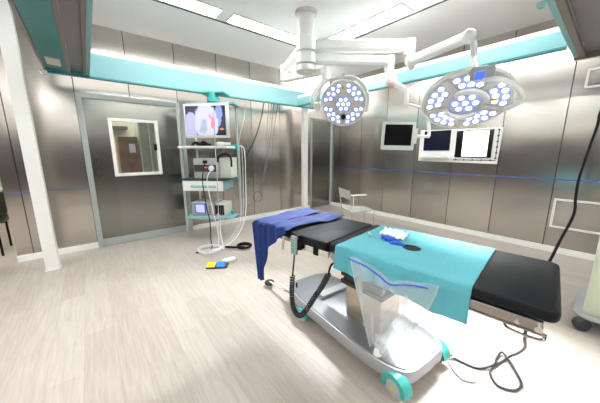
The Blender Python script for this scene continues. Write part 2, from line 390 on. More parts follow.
# laminar-flow field in the ceiling with its dark edge line
MB().box(.22, 3.455, .5, 3.665, ZC-.022, ZC).build('trim_3', 'canopy_fabric', kind='structure', smooth=False)
d = MB(); d.box(3.455, 3.475, .48, 3.685, ZC-.03, ZC); d.box(.20, 3.455, 3.665, 3.685, ZC-.03, ZC); d.box(.20, .22, .48, 3.665, ZC-.03, ZC); d.box(.22, 3.455, .48, .5, ZC-.03, ZC)
d.build('trim_4', 'trim_dark', kind='structure', smooth=False)
def strip_light(x0, x1, y0, y1, label):
    t = thing('ceiling_light', label, 'ceiling light', ((x0+x1)/2, (y0+y1)/2, ZC-.022), group='fluorescent strips around the ceiling field')
    d = MB(); b = .012; z0, z1 = ZC-.04, ZC-.022
    d.box(x0-b, x1+b, y0-b, y0, z0, z1); d.box(x0-b, x1+b, y1, y1+b, z0, z1); d.box(x0-b, x0, y0, y1, z0, z1); d.box(x1, x1+b, y0, y1, z0, z1)
    d.build('frame', 'white_paint', t, smooth=False)
    MB().box(x0, x1, y0, y1, ZC-.036, ZC-.024).build('diffuser', 'strip_glow', t, smooth=False)
strip_light(1.68, 3.05, 3.37, 3.60, 'long glowing ceiling strip light parallel to door wall, ending behind the surgical light column')
strip_light(.30, 1.51, 3.37, 3.60, 'glowing ceiling strip light parallel to door wall, left of the long one')
strip_light(3.12, 3.38, 1.90, 3.27, 'glowing ceiling strip light above the two surgical light arms, parallel to right wall')
strip_light(3.12, 3.38, .62, 1.74, 'glowing ceiling strip light at top edge of photo nearest the right end of frame')
for k in range(3): strip_light(-1.2+1.9*k, .3+1.9*k, -2.45, -2.15, 'glowing ceiling strip light behind the camera, '+('left one', 'middle one', 'right one')[k]+' of the row')
for k in range(3): strip_light(-2.5, -2.2, -.9+1.75*k, .6+1.75*k, 'glowing ceiling strip light left of the left hanging beam, '+('nearest', 'middle', 'farthest')[k]+' of its row')

# ================================================================ hanging teal frame
t = thing('suspended_gantry', 'teal and white square hanging frame around the ceiling field over the operating table', 'hanging frame', (1.8, 2.4, 2.4))
ZB, ZT = 2.40, 2.68
def face(name, bx, lip, flange):
    p = MB().box(*bx).build(name, 'teal_paint', t, smooth=False)
    MB().box(*lip).build('glowing_lip', 'lip_glow', p, smooth=False)  # white lip made to glow, added to brighten ceiling and wall tops
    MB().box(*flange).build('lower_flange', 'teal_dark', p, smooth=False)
face('back_beam', (-.25, 4.04, 4.40, 4.44, ZB, ZT), (-.25, 4.04, 4.41, 4.47, ZT, ZT+.05), (-.25, 4.04, 4.395, 4.46, ZB-.02, ZB))
face('side_beam', (3.53, 3.57, .45, 4.395, ZB, ZB+.145), (3.54, 3.60, .45, 4.39, ZB+.145, ZB+.19), (3.525, 3.58, .45, 4.385, ZB-.02, ZB))
MB().box(-.2, 3.5, 4.442, 4.49, ZB+.01, ZT-.03).build('added_wall_glow', 'added_glow', t, smooth=False)  # unseen glowing box added behind the beam to brighten the wall
MB().box(3.572, 3.62, .5, 4.3, ZB+.01, ZB+.12).build('added_wall_glow', 'added_glow', t, smooth=False)  # same added glow behind the side beam
# left box beam with a recessed grey underside
p = MB().box(.115, .15, -1.5, 4.39, ZB, ZT).build('box_beam', 'teal_paint', t, smooth=False)
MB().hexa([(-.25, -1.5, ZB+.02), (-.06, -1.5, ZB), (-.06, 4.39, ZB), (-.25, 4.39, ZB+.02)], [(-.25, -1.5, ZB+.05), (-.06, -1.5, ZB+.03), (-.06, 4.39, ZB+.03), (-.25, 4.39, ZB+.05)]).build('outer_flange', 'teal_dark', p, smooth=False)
d = MB(); d.box(-.058, -.03, -1.5, 4.39, ZB-.005, ZB+.06); d.box(.085, .112, -1.5, 4.39, ZB-.005, ZB+.06); d.box(-.275, -.252, -1.5, 4.39, ZB+.01, ZB+.07)
d.build('edge_trim', 'taupe_metal', p, smooth=False)
MB().box(-.028, .083, -1.5, 4.34, ZB+.035, ZB+.055).build('underside_panel', 'grey_panel', p, smooth=False)
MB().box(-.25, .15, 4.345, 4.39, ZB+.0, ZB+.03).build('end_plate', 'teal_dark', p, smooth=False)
MB().hexa([(-.215, 3.85, ZB+.005), (-.10, 3.85, ZB-.004), (-.10, 4.12, ZB-.004), (-.215, 4.12, ZB+.005)], [(-.215, 3.85, ZB+.015), (-.10, 3.85, ZB+.003), (-.10, 4.12, ZB+.003), (-.215, 4.12, ZB+.015)]).build('name_plate', 'label_white', p, smooth=False)
MB().tube([(-.27+.03*cos(a/8*2*pi), 4.36, ZB-.03+.03*sin(a/8*2*pi)) for a in range(9)], .006, n=6, sm=2).build('ring_hook', 'chrome', p)
# right end box beam
p = MB().box(.155, 4.04, .405, .44, ZB, ZB+.28).build('box_beam', 'teal_paint', t, smooth=False)
d = MB(); d.box(.155, 4.04, .36, .402, ZB-.005, ZB+.03); d.box(.155, 4.04, -.1, -.06, ZB-.005, ZB+.05); d.box(4.04, 4.10, -.1, .44, ZB-.02, ZB+.10)
d.build('edge_trim', 'taupe_metal', p, smooth=False)
MB().box(.155, 4.035, -.058, .358, ZB+.035, ZB+.055).build('underside_panel', 'grey_panel', p, smooth=False)

# columns
def column(x, y, label, s=.15):
    o = MB().box(x-s/2, x+s/2, y-s/2, y+s/2, .0, ZC).box(x-s/2-.012, x+s/2+.012, y-s/2-.012, y+s/2+.012, .0, .018).build('column', 'white_paint', bevel=.006)
    recentre(o, (x, y, 0)); tag(o, label, 'column')
column(-.50, 4.33, 'thick white square column in front of steel wall left of the sliding door', .13)
column(3.92, 4.62, 'thin white square column behind the operating table near the room corner', .11)
o = MB().box(3.80, 4.56, 4.48, 4.90, 2.47, ZC-.002).build('glowing_duct', 'duct_glow', smooth=False, bevel=.005)  # white duct; its strong brightness is added as a glow
recentre(o, (4.28, 4.7, 2.47)); tag(o, 'white boxed duct under the ceiling at the room corner, brightness added as glow', 'duct')

# ================================================================ ceiling pendant trolley (endoscopy tower)
O = Vector((1.66, 4.2, 0)); ya = radians(46)
e = Vector((cos(ya), -sin(ya), 0)); nb = Vector((sin(ya), cos(ya), 0))
CM = Matrix(((e.x, nb.x, 0, O.x), (e.y, nb.y, 0, O.y), (0, 0, 1, 0), (0, 0, 0, 1)))   # x along the front, y to the back
t = thing('equipment_pendant', 'teal and white hanging equipment tower with shelves in front of the door wall', 'equipment tower', (1.66, 4.2, .32))
C = lambda: MB(CM)
d = C(); d.lathe([(.10, 0), (.10, .06), (.075, .07), (.075, .15)], (0, 0, 2.225), n=24); d.box(-.2, .2, -.06, .2, 2.355, 2.378)
hub = d.build('mounting_hub', 'teal_cover', t)
d = C(); d.box(-.44, .36, -.05, .05, 2.185, 2.222); d.box(.27, .35, -.05, .26, 2.185, 2.222)
d.build('top_bar', 'teal_paint', t, bevel=.006)
C().box(-.53, -.485, -.20, -.155, .14, 2.19).build('post', 'frame_grey', t, bevel=.006)
C().box(-.44, -.41, .14, .17, .35, 2.19).build('post', 'device_cream', t, bevel=.006)
C().box(.27, .30, .20, .23, .33, 2.2).build('post', 'frame_grey', t, bevel=.006)
def shelf(z, m, x0, x1, y0=-.22, y1=.24, th=.03):
    s = C().rbox(x0, x1, y0, y1, z-th, z, .02, .006).build('shelf', m, t)
    C().box(x1-.06, x1+.035, y1-.1, y1, z-th-.01, z+.03).build('bracket', 'teal_cover', s, bevel=.005); return s
shelf(1.545, 'monitor_white', -.55, .27, th=.035)
shelf(1.03, 'plastic_dark', -.53, .23, th=.03)
d = C(); d.box(-.49, .17, -.215, .22, .845, .998); dr = d.build('drawer_housing', 'teal_paint', t, smooth=False, bevel=.004)
df = C().box(-.50, .175, -.235, -.217, .835, .99).build('drawer', 'white_paint', t, bevel=.004)
C().rbox(-.36, .07, -.25, -.236, .885, .925, .006, .003).build('drawer_handle', 'teal_paint', df)
shelf(.40, 'teal_paint', -.52, .14, th=.035)
d = C(); d.box(-.50, .12, .20, .215, .40, .46); d.box(-.3, .25, -.1, .22, .35, .365)
d.build('tray_lip', 'teal_paint', t, smooth=False)
# monitor on the tower
t = thing('display_monitor', 'white framed monitor showing an endoscope picture at top of hanging tower', 'monitor', (1.50, 4.05, 1.67))
d = C(); d.rbox(-.37, .34, -.27, -.22, 1.665, 2.165, .02, .008); d.box(-.2, .2, -.222, -.19, 1.75, 2.08)
cs = d.build('monitor_casing', 'monitor_white', t)
d = C(); d.box(-.335, .295, -.273, -.2695, 1.70, 2.13)
scr = d.build('screen', 'endoscope_picture', t, smooth=False)
C().box(-.05, .05, -.19, -.05, 1.9, 2.0).cyl((0, -.1, 1.95), (0, -.1, 2.184), .025).build('monitor_arm', 'frame_grey', t)
# things on the shelves
t = thing('light_source_unit', 'grey and black medical unit with round dial on upper shelf of the hanging tower', 'medical device', CM @ Vector((-.1, 0, 1.03)))
C().rbox(-.33, .08, -.17, .15, 1.033, 1.35, .012, .006).build('casing', 'plastic_grey', t)
C().box(.081, .27, -.10, .19, 1.033, 1.36).build('side_module', 'device_cream', t, bevel=.006)
C().box(-.315, .065, -.178, -.171, 1.14, 1.25).build('front_panel', 'plastic_dark', t, bevel=.002)
C().lathe([(.045, 0), (.045, .02), (.03, .03)], CM.inverted() @ (CM @ Vector((-.02, -.178, 1.195))), (0, -1, 0), 20).build('dial', 'tube_white', t)
C().box(-.15, -.09, -.182, -.178, 1.20, 1.215).build('indicator', 'red_led', t)
C().box(-.16, -.09, -.186, -.171, 1.27, 1.32).build('socket', 'plastic_black', t)
t = thing('video_processor', 'grey video unit with small lit blue screen on lowest shelf of hanging tower', 'medical device', CM @ Vector((-.15, 0, .40)))
C().rbox(-.42, -.04, -.17, .13, .403, .64, .012, .006).build('casing', 'plastic_grey', t)
sc = C().box(-.36, -.17, -.176, -.171, .45, .61).build('screen_bezel', 'zip_blue', t)
C().box(-.34, -.19, -.179, -.176, .465, .595).build('screen', 'pale_screen', sc)
for z in (.44, .48, .52, .56): C().cyl((-.10, -.17, z), (-.10, -.18, z), .012, n=10).build('knob', 'plastic_dark', t)
t = thing('pump_unit', 'cream box unit with dark front beside the video unit on lowest shelf of tower', 'medical device', CM @ Vector((.05, 0, .40)))
C().box(-.03, .13, -.12, .22, .403, .60).build('casing', 'device_cream', t, bevel=.006)
d = C()
for k in range(5): d.box(-.02+.03*k, -.0+.03*k, -.135, -.121, .42, .58)
d.build('connector_row', 'screen_navy', t)
C().box(.0, .03, -.14, -.121, .415, .44).build('indicator', 'red_led', t)
o = MB(CM).tube([(-.35, -.1, 1.57), (-.28, -.14, 1.60), (-.22, -.08, 1.58), (-.16, -.12, 1.61), (-.10, -.1, 1.57), (-.2, -.04, 1.57), (-.3, -.06, 1.575), (-.12, -.16, 1.565), (-.08, -.05, 1.565)], .02, n=8).build('camera_cable', 'plastic_black')
recentre(o, CM @ Vector((-.2, -.1, 1.546))); tag(o, 'tangled black camera cable lying on top shelf under the tower monitor', 'cable')
d = MB(CM); d.lathe([(.02, 0), (.032, .02), (.032, .10), (.022, .14), (.022, .22)], (.06, -.12, 1.578), (1, .1, 0), 14)
o = d.build('endoscope_camera', 'tube_white'); recentre(o, CM @ Vector((.1, -.12, 1.546))); tag(o, 'small white cylindrical camera head on right of top shelf under the tower monitor', 'camera head')

def cable(name, pts, r, m, label, cat='cable', n=8, sm=6, group=None, M=None, rad=None):
    d = MB(M) if M else MB(); d.tube(pts, r, n=n, sm=sm, rad=rad); o = d.build(name, m)
    c = sum((Vector(v.co) for v in o.data.vertices), Vector())/len(o.data.vertices)
    recentre(o, (c.x, c.y, min(v.co.z for v in o.data.vertices)))
    return tag(o, label, cat, group)
cable('power_cable', [(.10, -.2, 1.30), (.14, -.24, 1.38), (.24, -.22, 1.42), (.30, -.16, 1.36), (.29, -.12, 1.22)], .016, 'plastic_black', 'thick black looped cable beside the upper unit on the hanging tower', M=CM)
cable('hanging_cable', [(-.12, -.2, 1.27), (-.13, -.29, 1.0), (-.09, -.30, .6), (-.05, -.30, .35), (.02, -.45, .1), (.10, -.62, .012), (-.05, -.80, .012)], .008, 'plastic_black', 'black cable from the upper unit down past drawer to the pedals', M=CM)
cable('hanging_cable', [(-.02, -.21, 1.17), (-.05, -.30, 1.0), (.03, -.32, .5), (.10, -.35, .2), (.16, -.5, .012), (.22, -.7, .012)], .006, 'tube_white', 'thin white cable from the round dial down past drawer to the floor', M=CM)
cable('hanging_tube', [(.12, -.27, 2.1), (.11, -.28, 1.5), (.11, -.28, .9), (.10, -.29, .45), (.13, -.35, .2), (.18, -.5, .012)], .007, 'tube_grey', 'straight grey tube hanging in front of right side of the tower', M=CM)
for k, (dx, m, lb) in enumerate(((0, 'tube_grey', 'leftmost grey tube hanging along right side of tower to floor'), (.045, 'tube_grey', 'grey tube hanging along right side of tower, middle of three parallel tubes'), (.09, 'tube_white', 'white tube, rightmost of three, hanging along right side of tower to floor'))):
    cable('hanging_tube', [(.33+dx*.3, .18, 1.56), (.34+dx, .14, 1.45), (.35+dx, .10, .9), (.35+dx, .02, .4), (.30+dx, -.2, .13), (.2+dx, -.50+dx, .016), (.05+dx, -.72, .016)], .007, m, lb, M=CM)
cx, cy = 1.24, 3.62
cable('coiled_tube', [(cx+.16*cos(a*.5)*(1+.04*sin(a*1.7)), cy+.17*sin(a*.5), .014+.02*(a % 13)/13+.0012*a) for a in range(0, 38)]+[(1.42, 3.55, .02), (1.52, 3.9, .2), (1.60, 4.05, .34)], .008, 'tube_white', 'coil of clear white tubing on floor below the hanging tower', n=6, sm=2)
cx, cy = 1.71, 3.45
cable('coiled_cable', [(cx+.10*cos(a*.5), cy+.10*sin(a*.5), .02+.0012*a) for a in range(0, 22)]+[(1.55, 3.5, .03), (1.48, 3.62, .02)], .018, 'plastic_black', 'black cable curl on floor right of the tubing coil', n=6, sm=2)
o = MB().rbox(1.22, 1.40, 3.06, 3.16, .0, .045, .03, .01).build('cable_junction', 'tube_white'); recentre(o, (1.3, 3.1, 0)); tag(o, 'small white cable connector block on floor behind the foot pedals', 'connector')
# foot pedals
PM = Matrix.Translation((1.125, 3.055, 0)) @ Matrix.Rotation(radians(-33), 4, 'Z') @ Matrix.Scale(.78, 4)
t = thing('foot_pedal', 'double foot pedal with one yellow and one blue plate on floor', 'foot pedal', (1.125, 3.055, 0))
MB(PM).rbox(-.17, .17, -.08, .10, 0, .03, .02, .006).build('pedal_base', 'plastic_dark', t)
for x0, x1, m in ((-.165, -.03, 'pedal_yellow'), (-.01, .125, 'pedal_blue')):
    MB(PM).hexa([(x0, -.078, .031), (x1, -.078, .031), (x1, .075, .031), (x0, .075, .031)], [(x0+.004, -.074, .04), (x1-.004, -.074, .04), (x1-.004, .072, .062), (x0+.004, .072, .062)]).build('pedal_plate', m, t, bevel=.004)['label'] = ('yellow' if 'yellow' in m else 'blue')+' pedal plate'

# cables hanging from the back beam
cable('hanging_cable', [(2.75, 4.45, 2.382), (2.68, 4.50, 2.0), (2.5, 4.5, 1.6), (2.30, 4.5, 1.32), (2.12, 4.5, 1.17)], .009, 'plastic_black', 'black cable slanting from back beam down towards the hanging tower')
cable('hanging_cable', [(2.86, 4.45, 2.382), (2.84, 4.52, 1.8), (2.78, 4.52, 1.2), (2.66, 4.52, .75), (2.60, 4.52, .62)], .006, 'cable_grey', 'thin grey cable hanging from back beam, left of the two ending above the coil')
cable('hanging_cable', [(2.97, 4.45, 2.382), (2.95, 4.54, 1.8), (2.84, 4.54, 1.25), (2.72, 4.54, .8), (2.64, 4.54, .62)], .009, 'cable_grey', 'thicker grey cable hanging from back beam, right of the two ending above the coil')
cable('hanging_cable', [(3.07, 4.45, 2.382), (3.06, 4.55, 2.0), (3.0, 4.55, 1.7), (2.99, 4.55, 1.4)], .005, 'plastic_dark', 'short thin dark cable, rightmost of the cables hanging from back beam')
cable('coiled_hose', [(2.92, 4.45, 2.382), (2.91, 4.55, 1.8), (2.82, 4.56, 1.2), (2.74, 4.56, .75)]+[(2.60+.10*cos(a*.55)+.004*a*.1, 4.56, .55+.11*sin(a*.55)+.0*a) for a in range(0, 36)]+[(2.52, 4.56, .44), (2.40, 4.56, .40), (2.28, 4.56, .32), (2.24, 4.56, .2)], .006, 'cable_grey', 'thin grey hose from the back beam ending in a coil before steel wall', n=6, sm=2)
cable('hanging_cable', [(2.36, 4.45, 2.382), (2.35, 4.50, 2.1), (2.24, 4.5, 1.75), (2.2, 4.5, 1.45)], .004, 'tube_green', 'thin pale green cord hanging from back beam right of the tower')

# ================================================================ surgical lights on the ceiling column
cx, cy = 2.37, 2.77
t = thing('surgical_light_column', 'white ceiling column with three jointed arms carrying surgical lights and a monitor', 'ceiling mount', (cx, cy, ZC-.02))
d = MB(); d.lathe([(.14, 0), (.14, -.02), (.13, -.035)], (cx, cy, ZC-.023), n=32); d.build('ceiling_flange', 'lamp_grey', t)
d = MB(); d.lathe([(.105, 0), (.105, -.30), (.108, -.303), (.108, -.31), (.105, -.313), (.105, -.52)], (cx, cy, ZC-.058), n=32); d.build('tube', 'lamp_white', t)
for z0, z1 in ((2.715, 2.89), (2.565, 2.71), (2.47, 2.56)):
    MB().lathe([(.10, z0), (.135, z0+.012), (.135, z1-.012), (.12, z1)], (cx, cy, 0), n=32).build('bearing_ring', 'lamp_white', t)
def arm(a, b, w0, h0, w1, h1, name='horizontal_arm'):
    return MB().beam(a, b, w0, h0, w1, h1).build(name, 'lamp_white', t, bevel=.006)
# arm to the large light
A1 = Vector((3.42, 1.93, 2.80))
a = arm((cx+.07, cy-.05, 2.80), A1, .13, .15, .13, .14)
MB().cyl(A1+Vector((0, 0, .075)), A1-Vector((0, 0, .10)), .075, n=24).build('arm_joint', 'lamp_white', a)
MB().ball((3.44, 1.86, 2.83), .012).build('screw', 'lamp_grey', a)
# arm to the monitor
A2 = Vector((3.28, 2.12, 2.64))
a = arm((cx+.07, cy-.05, 2.64), A2, .12, .13, .12, .12)
MB().cyl(A2+Vector((0, 0, .065)), A2-Vector((0, 0, .10)), .065, n=24).build('arm_joint', 'lamp_white', a)
# arm to the small light
A3 = Vector((2.53, 3.47, 2.70))
a = arm((cx+.01, cy+.06, 2.80), A3, .11, .13, .10, .11)
MB().cyl(A3+Vector((0, 0, .06)), A3-Vector((0, 0, .16)), .06, n=24).build('arm_joint', 'lamp_white', a)
B3 = Vector((2.43, 2.47, 2.44))
s3 = arm(A3-Vector((0, 0, .13)), B3, .09, .10, .07, .08, 'spring_arm')
MB().cyl(B3+Vector((0, 0, .05)), B3-Vector((0, 0, .10)), .045, n=20).build('arm_joint', 'lamp_white', s3)
# spring arm of the large light
K = Vector((3.38, 1.86, 2.60))
MB().ball(K, .085).build('elbow', 'lamp_white', t)
MB().cyl(K+Vector((0, 0, -.065)), K+Vector((0, 0, -.10)), .045, .03).build('elbow_cap', 'rust_pink', t)
E2 = Vector((2.69, .97, 2.43))
arm(K, E2, .11, .11, .08, .09, 'spring_arm')
MB().ball(E2, .06).build('elbow', 'lamp_white', t)
C2 = Vector((2.57, .90, 1.87)); D2 = Vector((2.490, 0.800, 2.040))
MB().tube([E2, E2+Vector((.04, -.03, -.06)), E2+Vector((.05, -.04, -.18)), D2], .028, n=12).build('drop_arm', 'lamp_white', t)
# spring arm of the monitor
J = Vector((3.05, 1.93, 2.30)); J0 = Vector((3.20, 2.03, 2.36))
MB().cyl(A2-Vector((0, 0, .09)), J0+Vector((0, 0, .02)), .06, n=20).ball(J0, .075).build('elbow', 'lamp_white', t)
MB().cyl(J0+Vector((-.03, -.04, -.05)), J0+Vector((-.04, -.05, -.085)), .042, .03).build('elbow_cap', 'rust_pink', t)
J2 = Vector((3.20, 1.80, 2.19))
arm(J0, J2, .09, .09, .07, .08, 'spring_arm')
J3 = Vector((3.19, 1.79, 2.04))
MB().cyl(J2+Vector((0, 0, .03)), J3, .03, n=16).build('drop_arm', 'lamp_white', t)
J4 = Vector((3.22, 1.51, 1.71))
MB().tube([J3, (3.23, 1.72, 2.02), (3.27, 1.60, 1.96), (3.27, 1.54, 1.86), (3.26, 1.50, 1.68), (3.24, 1.50, 1.62)], .02, n=10).build('curved_bracket', 'lamp_white', t)

# monitor hung from the arm
def frame_from(c, nrm, upv=(0, 0, 1), roll=0):
    nrm = Vector(nrm).normalized(); x = Vector(upv).cross(nrm).normalized(); y = nrm.cross(x)
    M = Matrix(((x.x, y.x, nrm.x, c[0]), (x.y, y.y, nrm.y, c[1]), (x.z, y.z, nrm.z, c[2]), (0, 0, 0, 1)))
    return M @ Matrix.Rotation(radians(roll), 4, 'Z')
t = thing('arm_monitor', 'white framed monitor with black screen hanging from the ceiling arm before right wall', 'monitor', (2.94, 1.72, 1.64))
MM = frame_from((2.94, 1.72, 1.64), (-.80, -.60, -.04), roll=-2)
MB(MM).rbox(-.19, .19, -.17, .16, -.05, 0, .02, .008).build('monitor_casing', 'monitor_white', t)
MB(MM).box(-.155, .155, -.115, .13, -.001, .003).build('screen', 'screen_black', t)
d = MB(MM); d.box(.10, .20, -.03, .05, -.09, -.05); d.tube([(.15, .01, -.07), (.26, .0, -.07), (.36, .0, -.06)], .018, n=8); d.box(.19, .22, -.09, .09, -.07, -.03)
d.build('mounting_bracket', 'lamp_white', t)

def led_light(M, R, name, label, power, target_dir, spots, extras=None, big=False):
    t = thing(name, label, 'surgical light', M.translation)
    d = MB(M); d.lathe([(R*.45, -.075), (R*.80, -.06), (R*.98, -.03), (R, -.005), (R*.985, .012), (R*.94, .014), (R*.92, .004), (.01, .004)], n=56); d.build('lamp_housing', 'lamp_white', t)
    MB(M).lathe([(R*.92, .004), (R*.92, .009), (.01, .009)], n=56).build('lamp_face', 'lamp_grey', t)
    def pod(pts_outline, dots, rr):
        d = MB(M); A = [d.v((x, y, .0095)) for x, y in pts_outline]; B = [d.v((x*.99, y*.99, .016)) for x, y in pts_outline]
        m = len(A); d.f(B)
        for i in range(m): d.f([A[i], A[(i+1) % m], B[(i+1) % m], B[i]])
        p = d.build('led_pod', 'led_base', t, smooth=False)
        d = MB(M)
        for x, y in dots: d.lathe([(rr, .016), (rr*.9, .024), (rr*.5, .030), (rr*.05, .031)], (x, y, 0), (0, 0, 1), 10)
        d.build('led_array', 'led_lens', p)
    n = spots; half = pi/n-.13
    for k in range(n):
        a0 = 2*pi*k/n+(.3 if big else .75)
        out = [(R*.88*cos(a0+half*s/6), R*.88*sin(a0+half*s/6)) for s in range(-6, 7)]+[(R*.50*cos(a0+half*.82*s/6), R*.50*sin(a0+half*.82*s/6)) for s in range(6, -7, -1)]
        dots = [(R*.79*cos(a0+half*.80*s), R*.79*sin(a0+half*.80*s)) for s in (-1, -.33, .33, 1)]+[(R*.60*cos(a0+half*.6*s), R*.60*sin(a0+half*.6*s)) for s in (-1, 0, 1)]
        pod(out, dots, R*.068)
    out = [(R*.36*cos(2*pi*k/24), R*.36*sin(2*pi*k/24)) for k in range(24)]
    dots = [(0, 0)]+[(R*.22*cos(2*pi*k/6), R*.22*sin(2*pi*k/6)) for k in range(6)]
    pod(out, dots, R*.068)
    l = bpy.data.lights.new('lamp_beam', 'SPOT'); l.energy = power; l.spot_size = radians(62); l.spot_blend = .5; l.shadow_soft_size = R*.7; l.color = (.97, .98, 1)
    lo = bpy.data.objects.new('lamp_beam', l); COL.objects.link(lo); lo.parent = t
    lo.location = (M @ Vector((0, 0, .06)))-M.translation; lo.rotation_euler = Vector(target_dir).to_track_quat('-Z', 'Y').to_euler()
    return t
# large light
n2 = Vector((-.47, -.24, -.80)).normalized()
M2 = frame_from(C2, n2, roll=0)
R2 = .345
t2 = led_light(M2, R2, 'large_surgical_light', 'large round white LED surgical light hanging over the operating table', LAMP2_W, Vector((-.30, -.26, -.9)), 5, big=True)
for a0, a1 in ((20, 130), (200, 310)):
    MB(M2).tube([(R2*.44*cos(radians(a)), R2*.44*sin(radians(a)), .035) for a in range(a0, a1+1, 10)], .022, n=8, sm=1).build('inner_ring', 'lamp_white', t2)
for k in range(5):
    a = 2*pi*(k+.5)/5+.3
    MB(M2).beam((R2*.44*cos(a), R2*.44*sin(a), .018), (R2*.93*cos(a), R2*.93*sin(a), .018), .035, .016, upv=(0, 0, 1)).build('spoke', 'lamp_grey', t2)
d = MB(M2); d.tube([(.06, .27, .04), (.18, .27, .06), (.30, .17, .06), (.37, .05, .05), (.345, -.05, .03), (.30, -.09, .02)], .02, n=10)
d.build('handle_bar', 'lamp_white', t2)
# yoke up to the drop arm, with the control panel
Mi = M2.inverted(); dl = Mi @ D2
MB(M2).tube([dl, (.08, .30, -.03)], .03, n=10).build('swivel', 'lamp_white', t2)
PMx = M2 @ Matrix.Translation((.05, .315, .035))
kp = MB(PMx).rbox(-.075, .075, -.045, .045, -.03, .012, .012, .005).build('control_panel', 'plastic_grey', t2)
MB(PMx).box(-.045, .015, -.036, .036, .0125, .015).build('display', 'blue_screen', kp)
MB(M2).box(.17, .22, .02, .045, .0285, .0295).build('warning_label', 'label_yellow', t2)
# small light
C1 = Vector((2.480, 2.200, 2.020)); n1 = Vector((-.72, -.52, -.42)).normalized()
M1 = frame_from(C1, n1, roll=0); R1 = .275
t1 = led_light(M1, R1, 'small_surgical_light', 'smaller round white LED surgical light facing camera before the room corner', LAMP1_W, Vector((-.75, -.05, -.75)), 4)
MB(M1).lathe([(.03, .032), (.03, .05), (.001, .05)], (R1*.0, -R1*.55, -.02), n=18).build('camera_window', 'screen_black', t1)
MB(M1).prism([(-.022, .17), (.022, .17), (0, .21)], .017, .020).build('warning_label', 'label_yellow', t1)
d = MB(M1); d.tube([(-.30, -.02, -.02), (-.305, .11, -.04), (-.24, .23, -.05), (-.11, .285, -.05), (0, .295, -.05)], .02, n=10); d.build('yoke', 'lamp_white', t1)
d = MB(M1); d.tube([(0, .295, -.05), (.11, .275, -.05), (.22, .19, -.05), (.28, .05, -.04), (.27, -.11, -.03)], .024, n=10); d.build('yoke', 'lamp_white', t1)
d = MB(M1); d.cyl((0, .29, -.05), (0, .34, -.05), .025); d.build('pivot', 'lamp_white', t1); MB(M1).box(-.36, -.28, -.07, .03, -.06, .01).build('pivot', 'lamp_white', t1, bevel=.01)
d = MB(); q = M1 @ Vector((-.36, -.02, -.03)); d.tube([B3-Vector((0, 0, .09)), B3+Vector((-.06, .04, -.18)), q+Vector((-.02, .03, .10)), q], .028, n=10); d.build('drop_link', 'lamp_white', t1)

# ================================================================ right wall fittings
t = thing('wall_console', 'white wall console with dark monitor and lit film viewer on right steel wall', 'wall console', (XR, 1.87, 1.26))
MB().hexa([(XR-.03, 1.22, 1.25), (XR, 1.22, 1.25), (XR, 2.51, 1.27), (XR-.03, 2.51, 1.27)], [(XR-.03, 1.20, 1.82), (XR, 1.20, 1.82), (XR, 2.51, 1.86), (XR-.03, 2.51, 1.86)]).build('back_plate', 'white_paint', t, bevel=.006)
MB().box(XR-.045, XR-.03, 1.95, 2.42, 1.47, 1.83).build('monitor_screen', 'screen_navy', t, bevel=.004)
d = MB(); d.box(XR-.12, XR-.03, 1.93, 2.42, 1.33, 1.35); d.box(XR-.12, XR-.105, 1.93, 2.42, 1.35, 1.385)
d.build('tray', 'monitor_white', t, bevel=.004)
lb = MB().box(XR-.05, XR-.031, 1.31, 1.85, 1.35, 1.80).build('film_viewer', 'screen_black', t, bevel=.003)
MB().box(XR-.054, XR-.0505, 1.37, 1.74, 1.37, 1.79).build('light_panel', 'lightbox_glow', lb, smooth=False)
d = MB()
for y in [1.24+.0*k for k in range(1)]: d.box(XR-.034, XR-.0305, y, y+.012, 1.33, 1.80)
d.box(XR-.034, XR-.0305, 1.24, 1.88, 1.30, 1.312)
for k in range(6): d.box(XR-.04, XR-.034, 1.232, 1.262, 1.33+.09*k, 1.35+.09*k)
for k in range(5): d.box(XR-.04, XR-.034, 1.30+.13*k, 1.32+.13*k, 1.295, 1.322)
d.build('film_clips', 'plastic_dark', lb)
def wall_port(y0, y1, z0, z1, label):
    t = thing('wall_panel', label, 'wall panel', (XR, (y0+y1)/2, z0))
    d = MB(); b = .025
    d.box(XR-.022, XR, y0, y0+b, z0, z1); d.box(XR-.022, XR, y1-b, y1, z0, z1); d.box(XR-.022, XR, y0+b, y1-b, z0, z0+b); d.box(XR-.022, XR, y0+b, y1-b, z1-b, z1)
    d.build('frame', 'white_paint', t, bevel=.003)
    d = MB(); g = .05; d.box(XR-.014, XR-.001, y0+b+.02, y1-b-.02, z0+b+.02, z1-b-.02); p = d.build('cover_plate', 'table_steel', t, bevel=.004)
wall_port(-.62, .49, .37, .79, 'framed rectangular steel hatch low on right wall behind the black cable')
wall_port(-.02, .41, 2.25, 2.49, 'small white framed panel high on right steel wall near the ceiling frame')
cable('power_cable', [(4.98, .05, 2.42), (5.02, .14, 2.20), (5.03, .22, 1.93), (4.98, .22, 1.77), (4.72, .25, 1.35), (4.55, .26, 1.09), (4.48, .25, .90), (4.33, .23, .72), (4.1, .28, .45), (3.9, .32, .22), (3.75, .38, .013), (3.5, .7, .013)], .014, 'plastic_black', 'long thick black cable hanging down before the right steel wall')
o = MB().lathe([(.05, 0), (.05, -.03), (.03, -.06)], (4.46, .85, ZC-.001), n=20).build('smoke_detector', 'teal_paint'); recentre(o, (4.46, .85, ZC)); tag(o, 'small green and white round detector on ceiling at top right', 'detector')

